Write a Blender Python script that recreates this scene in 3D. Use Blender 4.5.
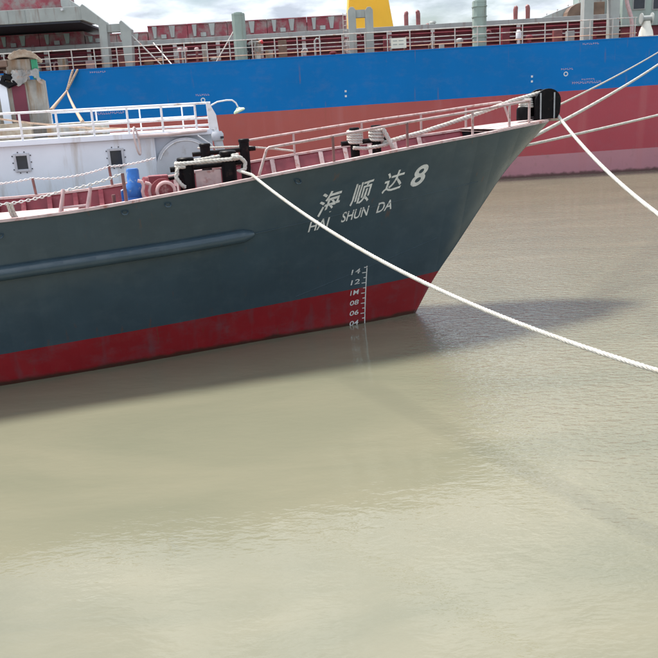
import bpy, bmesh, math, random
from mathutils import Vector, Matrix

random.seed(7)
for o in list(bpy.data.objects):
    bpy.data.objects.remove(o)
scene = bpy.context.scene
COL = scene.collection

# ------------------------------------------------------------------ camera
PITCH, ROLL = math.radians(15.6), math.radians(3.3)
fw = Vector((0, math.cos(PITCH), -math.sin(PITCH)))
r0 = Vector((1, 0, 0)); u0 = r0.cross(fw)
rt = math.cos(ROLL) * r0 - math.sin(ROLL) * u0
up = math.sin(ROLL) * r0 + math.cos(ROLL) * u0
cam_data = bpy.data.cameras.new('camera')
cam_data.angle = 2 * math.atan(329 / 780)
cam_data.clip_start = .1
cam_data.clip_end = 8000
cam = bpy.data.objects.new('camera', cam_data)
COL.objects.link(cam)
cam.matrix_world = Matrix(((rt.x, up.x, -fw.x, 0), (rt.y, up.y, -fw.y, 0), (rt.z, up.z, -fw.z, 4.1), (0, 0, 0, 1)))
scene.camera = cam

# ------------------------------------------------------------------ sky and sun
SUN_DIR = Vector((-.39, .23, 1)).normalized()          # towards the sun: behind the boat, to its left
elev = math.asin(SUN_DIR.z); azim = math.atan2(SUN_DIR.x, SUN_DIR.y)
world = bpy.data.worlds.new('World'); scene.world = world
world.use_nodes = True
nt = world.node_tree; nt.nodes.clear()
def wn(t, **k):
    n = nt.nodes.new(t)
    for a, b in k.items(): setattr(n, a, b)
    return n
sky = wn('ShaderNodeTexSky', sky_type='NISHITA', sun_disc=False, sun_elevation=elev, sun_rotation=azim, air_density=1.2, dust_density=2.0)
tc = wn('ShaderNodeTexCoord'); sp = wn('ShaderNodeSeparateXYZ'); nt.links.new(tc.outputs['Generated'], sp.inputs[0])
ad = wn('ShaderNodeMath', operation='ADD'); ad.inputs[1].default_value = .22; nt.links.new(sp.outputs[2], ad.inputs[0])
mx = wn('ShaderNodeMath', operation='MAXIMUM'); mx.inputs[1].default_value = .12; nt.links.new(ad.outputs[0], mx.inputs[0])
dv = wn('ShaderNodeVectorMath', operation='DIVIDE'); cb = wn('ShaderNodeCombineXYZ')
nt.links.new(tc.outputs['Generated'], dv.inputs[0])
for i in range(3): nt.links.new(mx.outputs[0], cb.inputs[i])
nt.links.new(cb.outputs[0], dv.inputs[1])
cn = wn('ShaderNodeTexNoise'); cn.inputs['Scale'].default_value = 2.1; cn.inputs['Detail'].default_value = 7; cn.inputs['Roughness'].default_value = .55
nt.links.new(dv.outputs[0], cn.inputs['Vector'])
cr = wn('ShaderNodeValToRGB'); cr.color_ramp.elements[0].position = .36; cr.color_ramp.elements[1].position = .54
cr.color_ramp.elements[0].color = (.06, .06, .06, 1)
nt.links.new(cn.outputs['Fac'], cr.inputs[0])
cn2 = wn('ShaderNodeTexNoise'); cn2.inputs['Scale'].default_value = 5.0; cn2.inputs['Detail'].default_value = 6
nt.links.new(dv.outputs[0], cn2.inputs['Vector'])
cc = wn('ShaderNodeValToRGB'); cc.color_ramp.elements[0].position = .34; cc.color_ramp.elements[1].position = .62
cc.color_ramp.elements[0].color = (4.6, 5.1, 5.9, 1); cc.color_ramp.elements[1].color = (10.2, 10.8, 11.6, 1)
nt.links.new(cn2.outputs['Fac'], cc.inputs[0])
# an overcast deck is brighter overhead than at the horizon
zb = wn('ShaderNodeMath', operation='MULTIPLY_ADD'); zb.inputs[1].default_value = .72; zb.inputs[2].default_value = .88; zb.use_clamp = False
zm = wn('ShaderNodeMath', operation='MAXIMUM'); zm.inputs[1].default_value = 0.
nt.links.new(sp.outputs[2], zm.inputs[0]); nt.links.new(zm.outputs[0], zb.inputs[0])
cs = wn('ShaderNodeVectorMath', operation='SCALE'); nt.links.new(cc.outputs[0], cs.inputs[0]); nt.links.new(zb.outputs[0], cs.inputs['Scale'])
mixc = wn('ShaderNodeMix', data_type='RGBA')
nt.links.new(cr.outputs[0], mixc.inputs[0]); nt.links.new(sky.outputs[0], mixc.inputs[6]); nt.links.new(cs.outputs[0], mixc.inputs[7])
bg = wn('ShaderNodeBackground'); bg.inputs[1].default_value = .10
nt.links.new(mixc.outputs[2], bg.inputs[0])
out = wn('ShaderNodeOutputWorld'); nt.links.new(bg.outputs[0], out.inputs[0])
sl = bpy.data.lights.new('sun', 'SUN'); sl.energy = 5.0; sl.angle = math.radians(10); sl.color = (1, .95, .87)
so = bpy.data.objects.new('sun', sl); COL.objects.link(so); so.location = (0, 20, 60)
so.rotation_euler = (-SUN_DIR).to_track_quat('-Z', 'Y').to_euler()
vs = scene.view_settings
vs.view_transform = 'Standard'; vs.look = 'None'; vs.exposure = .50; vs.gamma = 1; vs.use_curve_mapping = False

# ------------------------------------------------------------------ materials
MATS = {}
def material(name, col, rough=.5, metal=0., var=.12, vscale=3., second=None, amount=0., sscale=4., bump=0., bscale=30., coat=0., streak=False, spec=.5):
    """plain paint: colour with soft variation, optional patches of a second colour (rust, dirt, wear) and fine relief"""
    m = bpy.data.materials.new(name); m.use_nodes = True; MATS[name] = m
    t = m.node_tree; b = t.nodes['Principled BSDF']
    b.inputs['Roughness'].default_value = rough; b.inputs['Metallic'].default_value = metal
    b.inputs['Coat Weight'].default_value = coat; b.inputs['Specular IOR Level'].default_value = spec
    c = t.nodes.new('ShaderNodeTexCoord')
    n = t.nodes.new('ShaderNodeTexNoise'); n.inputs['Scale'].default_value = vscale; n.inputs['Detail'].default_value = 5
    t.links.new(c.outputs['Object'], n.inputs['Vector'])
    r = t.nodes.new('ShaderNodeValToRGB'); r.color_ramp.elements[0].position = .3; r.color_ramp.elements[1].position = .7
    r.color_ramp.elements[0].color = tuple(x * (1 - var) for x in col) + (1,)
    r.color_ramp.elements[1].color = tuple(min(1, x * (1 + var)) for x in col) + (1,)
    t.links.new(n.outputs['Fac'], r.inputs[0]); last = r.outputs[0]
    if second:
        mp = t.nodes.new('ShaderNodeMapping'); t.links.new(c.outputs['Object'], mp.inputs[0])
        if streak: mp.inputs['Scale'].default_value = (1, 1, .12)
        n2 = t.nodes.new('ShaderNodeTexNoise'); n2.inputs['Scale'].default_value = sscale; n2.inputs['Detail'].default_value = 8; n2.inputs['Roughness'].default_value = .65
        t.links.new(mp.outputs[0], n2.inputs['Vector'])
        r2 = t.nodes.new('ShaderNodeValToRGB'); r2.color_ramp.elements[0].position = .62 - .3 * amount; r2.color_ramp.elements[1].position = .74 - .2 * amount
        t.links.new(n2.outputs['Fac'], r2.inputs[0])
        mm = t.nodes.new('ShaderNodeMix'); mm.data_type = 'RGBA'; mm.inputs[7].default_value = tuple(second) + (1,)
        t.links.new(r2.outputs[0], mm.inputs[0]); t.links.new(last, mm.inputs[6]); last = mm.outputs[2]
    t.links.new(last, b.inputs['Base Color'])
    if bump:
        nb = t.nodes.new('ShaderNodeTexNoise'); nb.inputs['Scale'].default_value = bscale; nb.inputs['Detail'].default_value = 4
        t.links.new(c.outputs['Object'], nb.inputs['Vector'])
        bp = t.nodes.new('ShaderNodeBump'); bp.inputs['Strength'].default_value = 1; bp.inputs['Distance'].default_value = bump
        t.links.new(nb.outputs['Fac'], bp.inputs['Height']); t.links.new(bp.outputs[0], b.inputs['Normal'])
    return m

material('cap_pink', (.48, .36, .35), .5, var=.18, vscale=6, second=(.30, .12, .10), amount=.25, sscale=7)
material('bulwark_red', (.20, .026, .040), .5, var=.2, vscale=4, second=(.30, .12, .12), amount=.12, sscale=5)
material('deck_red', (.42, .24, .22), .7, var=.25, vscale=2, second=(.2, .09, .07), amount=.3, sscale=3)
material('rail_pink', (.42, .32, .31), .45, var=.15, vscale=9, second=(.26, .12, .10), amount=.3, sscale=11)
material('post_brown', (.17, .075, .07), .6, var=.25, vscale=8)
material('black_steel', (.0045, .004, .005), .45, var=.3, vscale=8, second=(.03, .018, .015), amount=.2, sscale=9, bump=.002, spec=.12)
material('black_rubber', (.005, .005, .006), .5, spec=.15, var=.3, vscale=10, bump=.003, bscale=40)
material('winch_red', (.22, .035, .045), .45, var=.25, vscale=6, second=(.42, .25, .24), amount=.3, sscale=8)
material('pipe_pink', (.50, .33, .33), .45, var=.15, vscale=8)
material('letter_white', (.66, .67, .66), .55, var=.12, vscale=9, second=(.32, .34, .35), amount=.2, sscale=16)
material('rope_white', (.47, .455, .42), .85, var=.14, vscale=14, second=(.42, .39, .33), amount=.35, sscale=6, bump=.003, bscale=120)
material('rope_tan', (.42, .30, .22), .85, var=.2, vscale=12)
material('rope_grey', (.45, .41, .36), .85, var=.25, vscale=30, bump=.004, bscale=70)
material('chain_white', (.60, .58, .57), .5, var=.25, vscale=25)
material('can_blue', (.012, .12, .42), .4, var=.2, vscale=8, second=(.25, .35, .45), amount=.2, sscale=9)
material('galvanised', (.36, .37, .38), .4, metal=.6, var=.2, vscale=8)
material('white_paint', (.74, .79, .86), .45, var=.06, vscale=1.2, second=(.52, .50, .48), amount=.22, sscale=2.4, streak=True)
material('white_rail', (.76, .77, .78), .4, var=.06, vscale=4, second=(.5, .42, .36), amount=.18, sscale=6)
material('grey_white', (.48, .50, .54), .45, var=.08, vscale=2, second=(.36, .34, .33), amount=.2, sscale=3)
material('dark_glass', (.02, .025, .035), .12, var=.2, vscale=5)
material('spar_pink', (.62, .50, .48), .5, var=.15, vscale=5)
material('lamp_green', (.50, .62, .42), .35, var=.15, vscale=12)
material('lamp_glass', (.72, .75, .68), .15, var=.05)
material('tarp_tan', (.30, .25, .19), .85, var=.3, vscale=5, second=(.25, .17, .11), amount=.45, sscale=6, bump=.02, bscale=9)
material('tarp_pale', (.30, .30, .29), .8, var=.2, vscale=6, second=(.35, .22, .15), amount=.3, sscale=6, bump=.015, bscale=12)
material('tarp_green', (.03, .25, .13), .7, var=.2, vscale=6)
material('maroon_panel', (.13, .015, .035), .5, var=.15, vscale=3)
material('cabin_grey', (.30, .29, .26), .75, var=.25, vscale=4, second=(.24, .15, .08), amount=.5, sscale=5, streak=True)
material('carrier_grey', (.33, .35, .34), .5, var=.1, vscale=1.5, second=(.24, .20, .18), amount=.25, sscale=3, streak=True)
material('carrier_mint', (.27, .34, .31), .5, var=.1, vscale=1.5, second=(.20, .22, .19), amount=.3, sscale=3, streak=True)
material('carrier_maroon', (.17, .018, .030), .55, var=.25, vscale=1.6, second=(.09, .02, .02), amount=.3, sscale=2, streak=True)
material('hatch_red', (.25, .04, .058), .55, var=.25, vscale=1.2, second=(.25, .21, .20), amount=.62, sscale=1.5)
material('carrier_rail', (.50, .48, .46), .5, var=.15, vscale=3, second=(.40, .20, .15), amount=.3, sscale=5)
material('carrier_rail_warm', (.58, .36, .25), .5, var=.2, vscale=3)
material('funnel_yellow', (.78, .42, .018), .45, var=.06, vscale=.6)
material('vent_red', (.20, .06, .06), .5, var=.25, vscale=4)
material('carrier_deck', (.12, .05, .045), .8, var=.2, vscale=.6)
material('dark_under', (.02, .022, .035), .6, var=.2)  # near-black; puts the shade under the girder into the colour
material('mark_pink', (.40, .30, .44), .6, var=.1)
material('mark_white', (.62, .63, .66), .6, var=.1)
material('brown_steel', (.16, .10, .07), .6, var=.3, vscale=2)
material('bucket_white', (.70, .68, .60), .5, var=.08)
material('cloth_grey', (.30, .29, .27), .85, var=.15, vscale=8)
material('cloth_dark', (.022, .022, .028), .85, var=.2, vscale=8)
material('skin', (.42, .22, .15), .55, var=.08, vscale=10)
material('helmet_red', (.52, .04, .05), .35, var=.05)
material('concrete', (.30, .29, .27), .85, var=.18, vscale=1.2, second=(.2, .18, .16), amount=.4, sscale=2, bump=.006, bscale=25)

def hull_material(name, bands, rough, line_wobble, k_slope, var, vscale, wear=None, bump=.0, bscale=3., streaks=None, streak_top=99., tint=None, spec=.5, algae=None, scuff=None, rust=None, frames=0.):
    """paint in bands by height: bands = [(z_limit or None, colour), ...] from the keel up; z measured on the tilted paint line"""
    m = bpy.data.materials.new(name); m.use_nodes = True; MATS[name] = m
    t = m.node_tree; b = t.nodes['Principled BSDF']; L = t.links.new
    b.inputs['Roughness'].default_value = rough; b.inputs['Specular IOR Level'].default_value = spec
    c = t.nodes.new('ShaderNodeTexCoord'); s = t.nodes.new('ShaderNodeSeparateXYZ'); L(c.outputs['Object'], s.inputs[0])
    def math_(op, a, bb):
        n = t.nodes.new('ShaderNodeMath'); n.operation = op
        for i, v in enumerate((a, bb)):
            if isinstance(v, (int, float)): n.inputs[i].default_value = v
            else: L(v, n.inputs[i])
        return n.outputs[0]
    def noise(scale, detail=4, stretch=None, rough_=.5):
        n = t.nodes.new('ShaderNodeTexNoise'); n.inputs['Scale'].default_value = scale; n.inputs['Detail'].default_value = detail; n.inputs['Roughness'].default_value = rough_
        if stretch:
            mp = t.nodes.new('ShaderNodeMapping'); mp.inputs['Scale'].default_value = stretch; L(c.outputs['Object'], mp.inputs[0]); L(mp.outputs[0], n.inputs[0])
        else: L(c.outputs['Object'], n.inputs[0])
        return n.outputs['Fac']
    def ramp(v, p0, p1, c0=(0, 0, 0, 1), c1=(1, 1, 1, 1)):
        r = t.nodes.new('ShaderNodeValToRGB'); r.color_ramp.elements[0].position = p0; r.color_ramp.elements[1].position = p1
        r.color_ramp.elements[0].color = c0; r.color_ramp.elements[1].color = c1; L(v, r.inputs[0]); return r.outputs[0]
    def mix(f, a, bb):
        n = t.nodes.new('ShaderNodeMix'); n.data_type = 'RGBA'
        for i, v in ((0, f), (6, a), (7, bb)):
            if isinstance(v, (int, float)): n.inputs[i].default_value = v
            elif isinstance(v, tuple): n.inputs[i].default_value = v if len(v) == 4 else v + (1,)
            else: L(v, n.inputs[i])
        return n.outputs[2]
    zz = math_('SUBTRACT', s.outputs[2], math_('MULTIPLY', s.outputs[0], k_slope))
    zz = math_('ADD', zz, math_('MULTIPLY', math_('SUBTRACT', noise(5, 3), .5), line_wobble))
    v = noise(vscale, 6)
    def tone(col): return ramp(v, .3, .7, tuple(x * (1 - var) for x in col) + (1,), tuple(min(1, x * (1 + var)) for x in col) + (1,))
    col = tone(bands[0][1])
    for (zl, _), (_, nxt) in zip(bands, bands[1:]):
        col = mix(math_('GREATER_THAN', zz, zl), col, tone(nxt))
    if tint:
        tcol, x0, x1, zlo, zhi = tint
        f = t.nodes.new('ShaderNodeMapRange'); f.inputs[1].default_value = x0; f.inputs[2].default_value = x1
        L(math_('ADD', s.outputs[0], math_('MULTIPLY', math_('SUBTRACT', noise(.4, 5), .5), 9.)), f.inputs[0])
        g = math_('MULTIPLY', f.outputs[0], math_('MULTIPLY', math_('GREATER_THAN', zz, zlo), math_('LESS_THAN', zz, zhi)))
        col = mix(g, col, tone(tcol))
    if wear:
        wc, zmax, amt = wear
        f = math_('MULTIPLY', ramp(noise(2.2, 9, None, .7), .55, .75), math_('LESS_THAN', zz, zmax)); f = math_('MULTIPLY', f, amt)
        col = mix(f, col, wc)
    if streaks:
        sc, amt, sscale = streaks
        amt = math_('MULTIPLY', math_('LESS_THAN', zz, streak_top), amt)
        f = math_('MULTIPLY', ramp(noise(sscale, 6, (1, 1, .06)), .55, .8), amt); col = mix(f, col, sc)
    if scuff:                                   # dull chalky scrapes and dust
        sc, amt, sscale = scuff
        f = math_('MULTIPLY', ramp(noise(sscale, 9, (1, 1, 1.8), .72), .50, .78), amt); col = mix(f, col, sc)
    if rust:                                    # thin weeping rust streaks
        rc, amt, sscale = rust
        f = math_('MULTIPLY', math_('MULTIPLY', ramp(noise(sscale, 3, (1, 1, .03)), .64, .72), ramp(noise(.8, 4), .5, .62)), amt); col = mix(f, col, rc)
    if algae:                                   # wet growth along the waterline
        ac, ah, amt = algae
        za = math_('ADD', s.outputs[2], math_('MULTIPLY', math_('SUBTRACT', noise(3.5, 6), .5), ah * 1.2))
        r_ = t.nodes.new('ShaderNodeMapRange'); r_.inputs[1].default_value = ah; r_.inputs[2].default_value = ah * .4; r_.inputs[4].default_value = amt; L(za, r_.inputs[0])
        col = mix(r_.outputs[0], col, ac)
    L(col, b.inputs['Base Color'])
    rr = t.nodes.new('ShaderNodeMapRange'); rr.inputs[3].default_value = rough * .75; rr.inputs[4].default_value = rough * 1.3; L(noise(3, 5), rr.inputs[0]); L(rr.outputs[0], b.inputs['Roughness'])
    if bump:
        bp = t.nodes.new('ShaderNodeBump'); bp.inputs['Strength'].default_value = 1; bp.inputs['Distance'].default_value = bump
        hh = noise(bscale, 2)
        if frames:                              # plating pulled in between the frames
            hh = math_('ADD', hh, math_('MULTIPLY', math_('ABSOLUTE', math_('SINE', math_('MULTIPLY', s.outputs[0], math.pi / frames), 0.), 0.), .35))
        L(hh, bp.inputs['Height']); L(bp.outputs[0], b.inputs['Normal'])
    return m
hull_material('boat_hull', [(.812, (.235, .008, .014)), (None, (.036, .062, .082))], .20, .012, .0315, .10, 1.3,
              wear=((.26, .07, .065), .8, .22), bump=.018, bscale=1.6, frames=.5, algae=((.022, .018, .010), .10, .85), scuff=((.085, .115, .135), .30, 1.6), rust=((.12, .055, .03), .45, 9.), streaks=((.055, .085, .10), .35, 5.))
hull_material('carrier_hull', [(1.03, (.42, .20, .23)), (4.27, (.39, .098, .086)), (None, (.0, .145, .44))], .5, .02, .0105, .07, .25,
              wear=((.23, .15, .13), 1.25, .6), bump=.015, bscale=.45, streaks=((.44, .17, .17), .4, 1.3), streak_top=4.27, tint=((.36, .066, .085), 2., 14., 1.03, 4.27), spec=.15, frames=.75, algae=((.05, .035, .025), .22, .8), scuff=((.20, .16, .19), .16, .9), rust=((.22, .09, .05), .5, 3.5))

def water_material():
    m = bpy.data.materials.new('muddy_water'); m.use_nodes = True; MATS['muddy_water'] = m
    t = m.node_tree; b = t.nodes['Principled BSDF']; L = t.links.new
    b.inputs['IOR'].default_value = 1.56; b.inputs['Roughness'].default_value = .035
    c = t.nodes.new('ShaderNodeTexCoord')
    def noise(scale, detail, stretch=(1, 1, 1), rot=0., dist=0., rough_=.5):
        mp = t.nodes.new('ShaderNodeMapping'); mp.inputs['Scale'].default_value = stretch; mp.inputs['Rotation'].default_value = (0, 0, rot)
        L(c.outputs['Object'], mp.inputs[0])
        n = t.nodes.new('ShaderNodeTexNoise'); n.inputs['Scale'].default_value = scale; n.inputs['Detail'].default_value = detail
        n.inputs['Distortion'].default_value = dist; n.inputs['Roughness'].default_value = rough_
        L(mp.outputs[0], n.inputs[0]); return n.outputs['Fac']
    def ramp(v, p0, p1, c0, c1):
        r = t.nodes.new('ShaderNodeValToRGB'); r.color_ramp.elements[0].position = p0; r.color_ramp.elements[1].position = p1
        r.color_ramp.elements[0].color = c0 + (1,); r.color_ramp.elements[1].color = c1 + (1,); L(v, r.inputs[0]); return r.outputs[0]
    def math_(op, a, bb):
        n = t.nodes.new('ShaderNodeMath'); n.operation = op
        for i, v in enumerate((a, bb)):
            if isinstance(v, (int, float)): n.inputs[i].default_value = v
            else: L(v, n.inputs[i])
        return n.outputs[0]
    L(ramp(noise(.22, 8, (.6, 1.9, 1), .3, 1.2, .6), .32, .68, (.150, .149, .104), (.192, .181, .126)), b.inputs['Base Color'])
    # wind ripples: cat's-paws come and go over the basin
    ripple = math_('ADD', math_('MULTIPLY', noise(9.0, 2, (.55, 1.2, 1), .65, .4), .6), math_('MULTIPLY', noise(19, 2, (.6, 1.2, 1), .2, .2), .25))
    # calm in the lee of the boat, ruffled where the wind comes past the bow
    sx = t.nodes.new('ShaderNodeSeparateXYZ'); L(c.outputs['Object'], sx.inputs[0])
    drift = math_('MULTIPLY', math_('SUBTRACT', noise(.35, 3, (1, .7, 1), .7), .5), 5.)
    def step_(v, a, b_):
        n = t.nodes.new('ShaderNodeMapRange'); n.interpolation_type = 'SMOOTHSTEP'; n.inputs[1].default_value = a; n.inputs[2].default_value = b_; L(v, n.inputs[0]); return n.outputs[0]
    patch = math_('MULTIPLY', step_(math_('ADD', sx.outputs[0], drift), .8, 3.2), step_(math_('ADD', sx.outputs[1], drift), 5.2, 7.6))
    patch = math_('ADD', math_('MULTIPLY', patch, .9), .13)
    swell = math_('MULTIPLY', noise(1.3, 2, (.7, 1.2, 1), .25), .55)
    hgt = math_('ADD', math_('MULTIPLY', math_('MULTIPLY', ripple, patch), 2.3), swell)
    bp = t.nodes.new('ShaderNodeBump'); bp.inputs['Strength'].default_value = 1; bp.inputs['Distance'].default_value = .016
    L(hgt, bp.inputs['Height']); L(bp.outputs[0], b.inputs['Normal'])
    return m
water_material()

# ------------------------------------------------------------------ mesh helpers
class MB:
    def __init__(self): self.v = []; self.f = []; self.mi = []
    def add(self, vs, fs, mi=0):
        n = len(self.v); self.v += [tuple(p) for p in vs]; self.f += [tuple(i + n for i in f) for f in fs]; self.mi += [mi] * len(fs); return self
    def box(self, x0, x1, y0, y1, z0, z1, mi=0):
        return self.add([(x0, y0, z0), (x1, y0, z0), (x1, y1, z0), (x0, y1, z0), (x0, y0, z1), (x1, y0, z1), (x1, y1, z1), (x0, y1, z1)],
                        [(0, 3, 2, 1), (4, 5, 6, 7), (0, 1, 5, 4), (1, 2, 6, 5), (2, 3, 7, 6), (3, 0, 4, 7)], mi)
    def tube(self, pts, r, n=8, caps=True, closed=False, mi=0):
        P = [Vector(p) for p in pts]; R = r if isinstance(r, (list, tuple)) else [r] * len(P)
        N = len(P); rings = []; u = None
        for i in range(N):
            if closed: d = (P[(i + 1) % N] - P[i - 1])
            else: d = (P[min(i + 1, N - 1)] - P[max(i - 1, 0)])
            d.normalize()
            if u is None:
                u = d.orthogonal().normalized()
            else:
                u = (u - d * u.dot(d)); u = u.normalized() if u.length > 1e-6 else d.orthogonal().normalized()
            w = d.cross(u)
            rings.append([P[i] + (u * math.cos(2 * math.pi * k / n) + w * math.sin(2 * math.pi * k / n)) * R[i] for k in range(n)])
        vs = [p for rg in rings for p in rg]; fs = []
        for i in range(N if closed else N - 1):
            a = i * n; b = ((i + 1) % N) * n
            for k in range(n): fs.append((a + k, a + (k + 1) % n, b + (k + 1) % n, b + k))
        if caps and not closed:
            fs.append(tuple(range(n))[::-1]); fs.append(tuple((N - 1) * n + k for k in range(n)))
        return self.add(vs, fs, mi)
    def lathe(self, prof, o=(0, 0, 0), n=20, axis='Z', mi=0):
        vs = []; fs = []
        for r, h in prof:
            for k in range(n):
                a = 2 * math.pi * k / n; x, y = r * math.cos(a), r * math.sin(a)
                p = (x, y, h) if axis == 'Z' else ((h, x, y) if axis == 'X' else (x, h, y))
                vs.append((p[0] + o[0], p[1] + o[1], p[2] + o[2]))
        for i in range(len(prof) - 1):
            for k in range(n): fs.append((i * n + k, i * n + (k + 1) % n, (i + 1) * n + (k + 1) % n, (i + 1) * n + k))
        fs.append(tuple(range(n))[::-1]); fs.append(tuple((len(prof) - 1) * n + k for k in range(n)))
        return self.add(vs, fs, mi)
    def prism(self, poly, axis, a, b, mi=0):
        """polygon in the two remaining axes, extruded along axis from a to b"""
        n = len(poly)
        def P(q, h): return {'X': (h, q[0], q[1]), 'Y': (q[0], h, q[1]), 'Z': (q[0], q[1], h)}[axis]
        vs = [P(q, a) for q in poly] + [P(q, b) for q in poly]
        fs = [tuple(range(n)), tuple(range(n, 2 * n))[::-1]] + [(i, i + n, (i + 1) % n + n, (i + 1) % n) for i in range(n)]
        return self.add(vs, fs, mi)
    def grid(self, rows, mi=0):
        n = len(rows[0]); vs = [p for r in rows for p in r]
        return self.add(vs, [(i * n + k, i * n + k + 1, (i + 1) * n + k + 1, (i + 1) * n + k) for i in range(len(rows) - 1) for k in range(n - 1)], mi)
    def mesh(self, name, mats, smooth=False, bevel=0., fix=True):
        me = bpy.data.meshes.new(name); me.from_pydata(self.v, [], self.f)
        for m in (mats if isinstance(mats, (list, tuple)) else [mats]): me.materials.append(MATS[m])
        me.polygons.foreach_set('material_index', self.mi)
        bm = bmesh.new(); bm.from_mesh(me)
        if fix: bmesh.ops.recalc_face_normals(bm, faces=bm.faces)
        if bevel:
            es = [e for e in bm.edges if len(e.link_faces) == 2 and e.calc_face_angle(0) > .6]
            bmesh.ops.bevel(bm, geom=es, offset=bevel, segments=2, affect='EDGES', profile=.6)
        bm.to_mesh(me); bm.free()
        if smooth:
            me.polygons.foreach_set('use_smooth', [True] * len(me.polygons))
            me.set_sharp_from_angle(angle=math.radians(40))
        return me
    def build(self, name, mats, parent=None, smooth=False, bevel=0., loc=(0, 0, 0), fix=True):
        o = bpy.data.objects.new(name, self.mesh(name, mats, smooth, bevel, fix)); COL.objects.link(o)
        o.parent = parent; o.location = loc
        return o
def empty(name, loc=(0, 0, 0), rz=0.):
    o = bpy.data.objects.new(name, None); COL.objects.link(o); o.location = loc; o.rotation_euler = (0, 0, rz); return o
def tag(o, label, cat, group=None):
    o['label'] = label; o['category'] = cat
    if group: o['group'] = group
    return o
def structure(o, label=None):
    o['kind'] = 'structure'
    if label: o['label'] = label
    return o
def copy_at(o, loc, parent=None):
    c = o.copy(); COL.objects.link(c); c.location = loc; c.parent = parent if parent else o.parent; return c
def sagged(a, e, sag, n=40):
    a, e = Vector(a), Vector(e); out_ = []
    for i in range(n + 1):
        u = i / n; p = a.lerp(e, u); p.z -= 4 * sag * u * (1 - u); out_.append(p)
    return out_
def resample(pts, step):
    P = [Vector(p) for p in pts]; out_ = [P[0].copy()]; acc = 0.
    for a, b in zip(P, P[1:]):
        l = (b - a).length
        if l < 1e-9: continue
        d = step - acc
        while d <= l:
            out_.append(a.lerp(b, d / l)); d += step
        acc = l - (d - step)
    return out_
def laid_rope(mb, pts, r, pitch=None, n=7):
    """three-strand laid rope along a path"""
    pitch = pitch or r * 5.5
    Q = resample(pts, pitch / 7); N = len(Q)
    if N < 3: return mb
    U = []; u = None
    for i in range(N):
        d = (Q[min(i + 1, N - 1)] - Q[max(i - 1, 0)]).normalized()
        u = d.orthogonal().normalized() if u is None else (u - d * u.dot(d)).normalized()
        U.append((u.copy(), d.cross(u)))
    for k in range(3):
        mb.tube([Q[i] + (U[i][0] * math.cos(2 * math.pi * (k / 3 + i / 7)) + U[i][1] * math.sin(2 * math.pi * (k / 3 + i / 7))) * r * .36 for i in range(N)], r * .68, n)
    return mb
def rope(name, pts, r, mat='rope_white', parent=None, laid=True):
    mb = MB()
    if laid: laid_rope(mb, pts, r)
    else: mb.tube(pts, r, 8)
    return mb.build(name, mat, parent, smooth=True, fix=False)

# ------------------------------------------------------------------ water and quay
wm = MB().grid([[(x, y, 0) for x in (-3000, -60, -20, 0, 20, 60, 3000)] for y in (-1500, -20, 0, 20, 60, 120, 4000)]).build('water', 'muddy_water')
structure(wm, 'murky olive harbour water with light ripples')
if wm.data.polygons[0].normal.z < 0: wm.data.flip_normals()
qm = MB().box(-60, 60, -30, 1.35, -6, 2.2).box(-60, 60, .95, 1.39, 1.95, 2.26)
structure(qm.build('quay', 'concrete', bevel=.03), 'concrete quay edge above the basin')
def lerp_table(t, x):
    if x <= t[0][0]: return t[0][1]
    for (x0, y0), (x1, y1) in zip(t, t[1:]):
        if x <= x1:
            return y0 + (y1 - y0) * (x - x0) / (x1 - x0)
    return t[-1][1]
def smooth_table(t, x):
    # Catmull-Rom through the table (keeps the plating fair)
    if x <= t[0][0]: return t[0][1]
    if x >= t[-1][0]: return t[-1][1]
    for i in range(len(t) - 1):
        if x <= t[i + 1][0]:
            x0, y0 = t[i]; x1, y1 = t[i + 1]
            m0 = (y1 - t[i - 1][1]) / (x1 - t[i - 1][0]) if i > 0 else (y1 - y0) / (x1 - x0)
            m1 = (t[i + 2][1] - y0) / (t[i + 2][0] - x0) if i + 2 < len(t) else (y1 - y0) / (x1 - x0)
            h = x1 - x0; u = (x - x0) / h
            return ((2*u**3 - 3*u*u + 1) * y0 + (u**3 - 2*u*u + u) * h * m0
                    + (-2*u**3 + 3*u*u) * y1 + (u**3 - u*u) * h * m1)
STEM = [(-1.2, -.62), (-.5, -.30), (0, 0), (.69, .43), (1.36, .95), (2.24, 1.62), (2.66, 1.95), (3.12, 2.40), (3.69, 3.02)]
RAILZ = [(-15, 3.15), (-11, 2.86), (-8, 2.80), (-7, 2.81), (-6, 2.86), (-5, 2.95), (-4, 3.05), (-3, 3.16), (-2, 3.26), (-1, 3.36), (0, 3.45), (1, 3.53), (2, 3.625), (3.1, 3.70)]
F1 = [(0, .10), (.25, .36), (.6, .60), (1, .80), (2, 1.11), (3, 1.40), (4, 1.66), (5, 1.84), (7, 1.99), (9, 2.12), (11, 2.24), (14, 2.30), (18, 2.2)]
F0 = [(0, .03), (1.1, .29), (3.1, .60), (5.6, 1.04), (7.8, 1.35), (10, 1.58), (14, 1.85), (18, 1.7)]
def stem_s(z): return smooth_table(STEM, z)
def rail_z(s): return smooth_table(RAILZ, s)
def half_breadth(s, z):
    a = max(0.0, stem_s(z) - s)
    q = z / rail_z(s)
    if q < 0:
        return smooth_table(F0, a) * max(0.05, 1 + .28 * z)
    g = min(1.0, q) ** 1.25
    return (1 - g) * smooth_table(F0, a) + g * smooth_table(F1, a)

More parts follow.
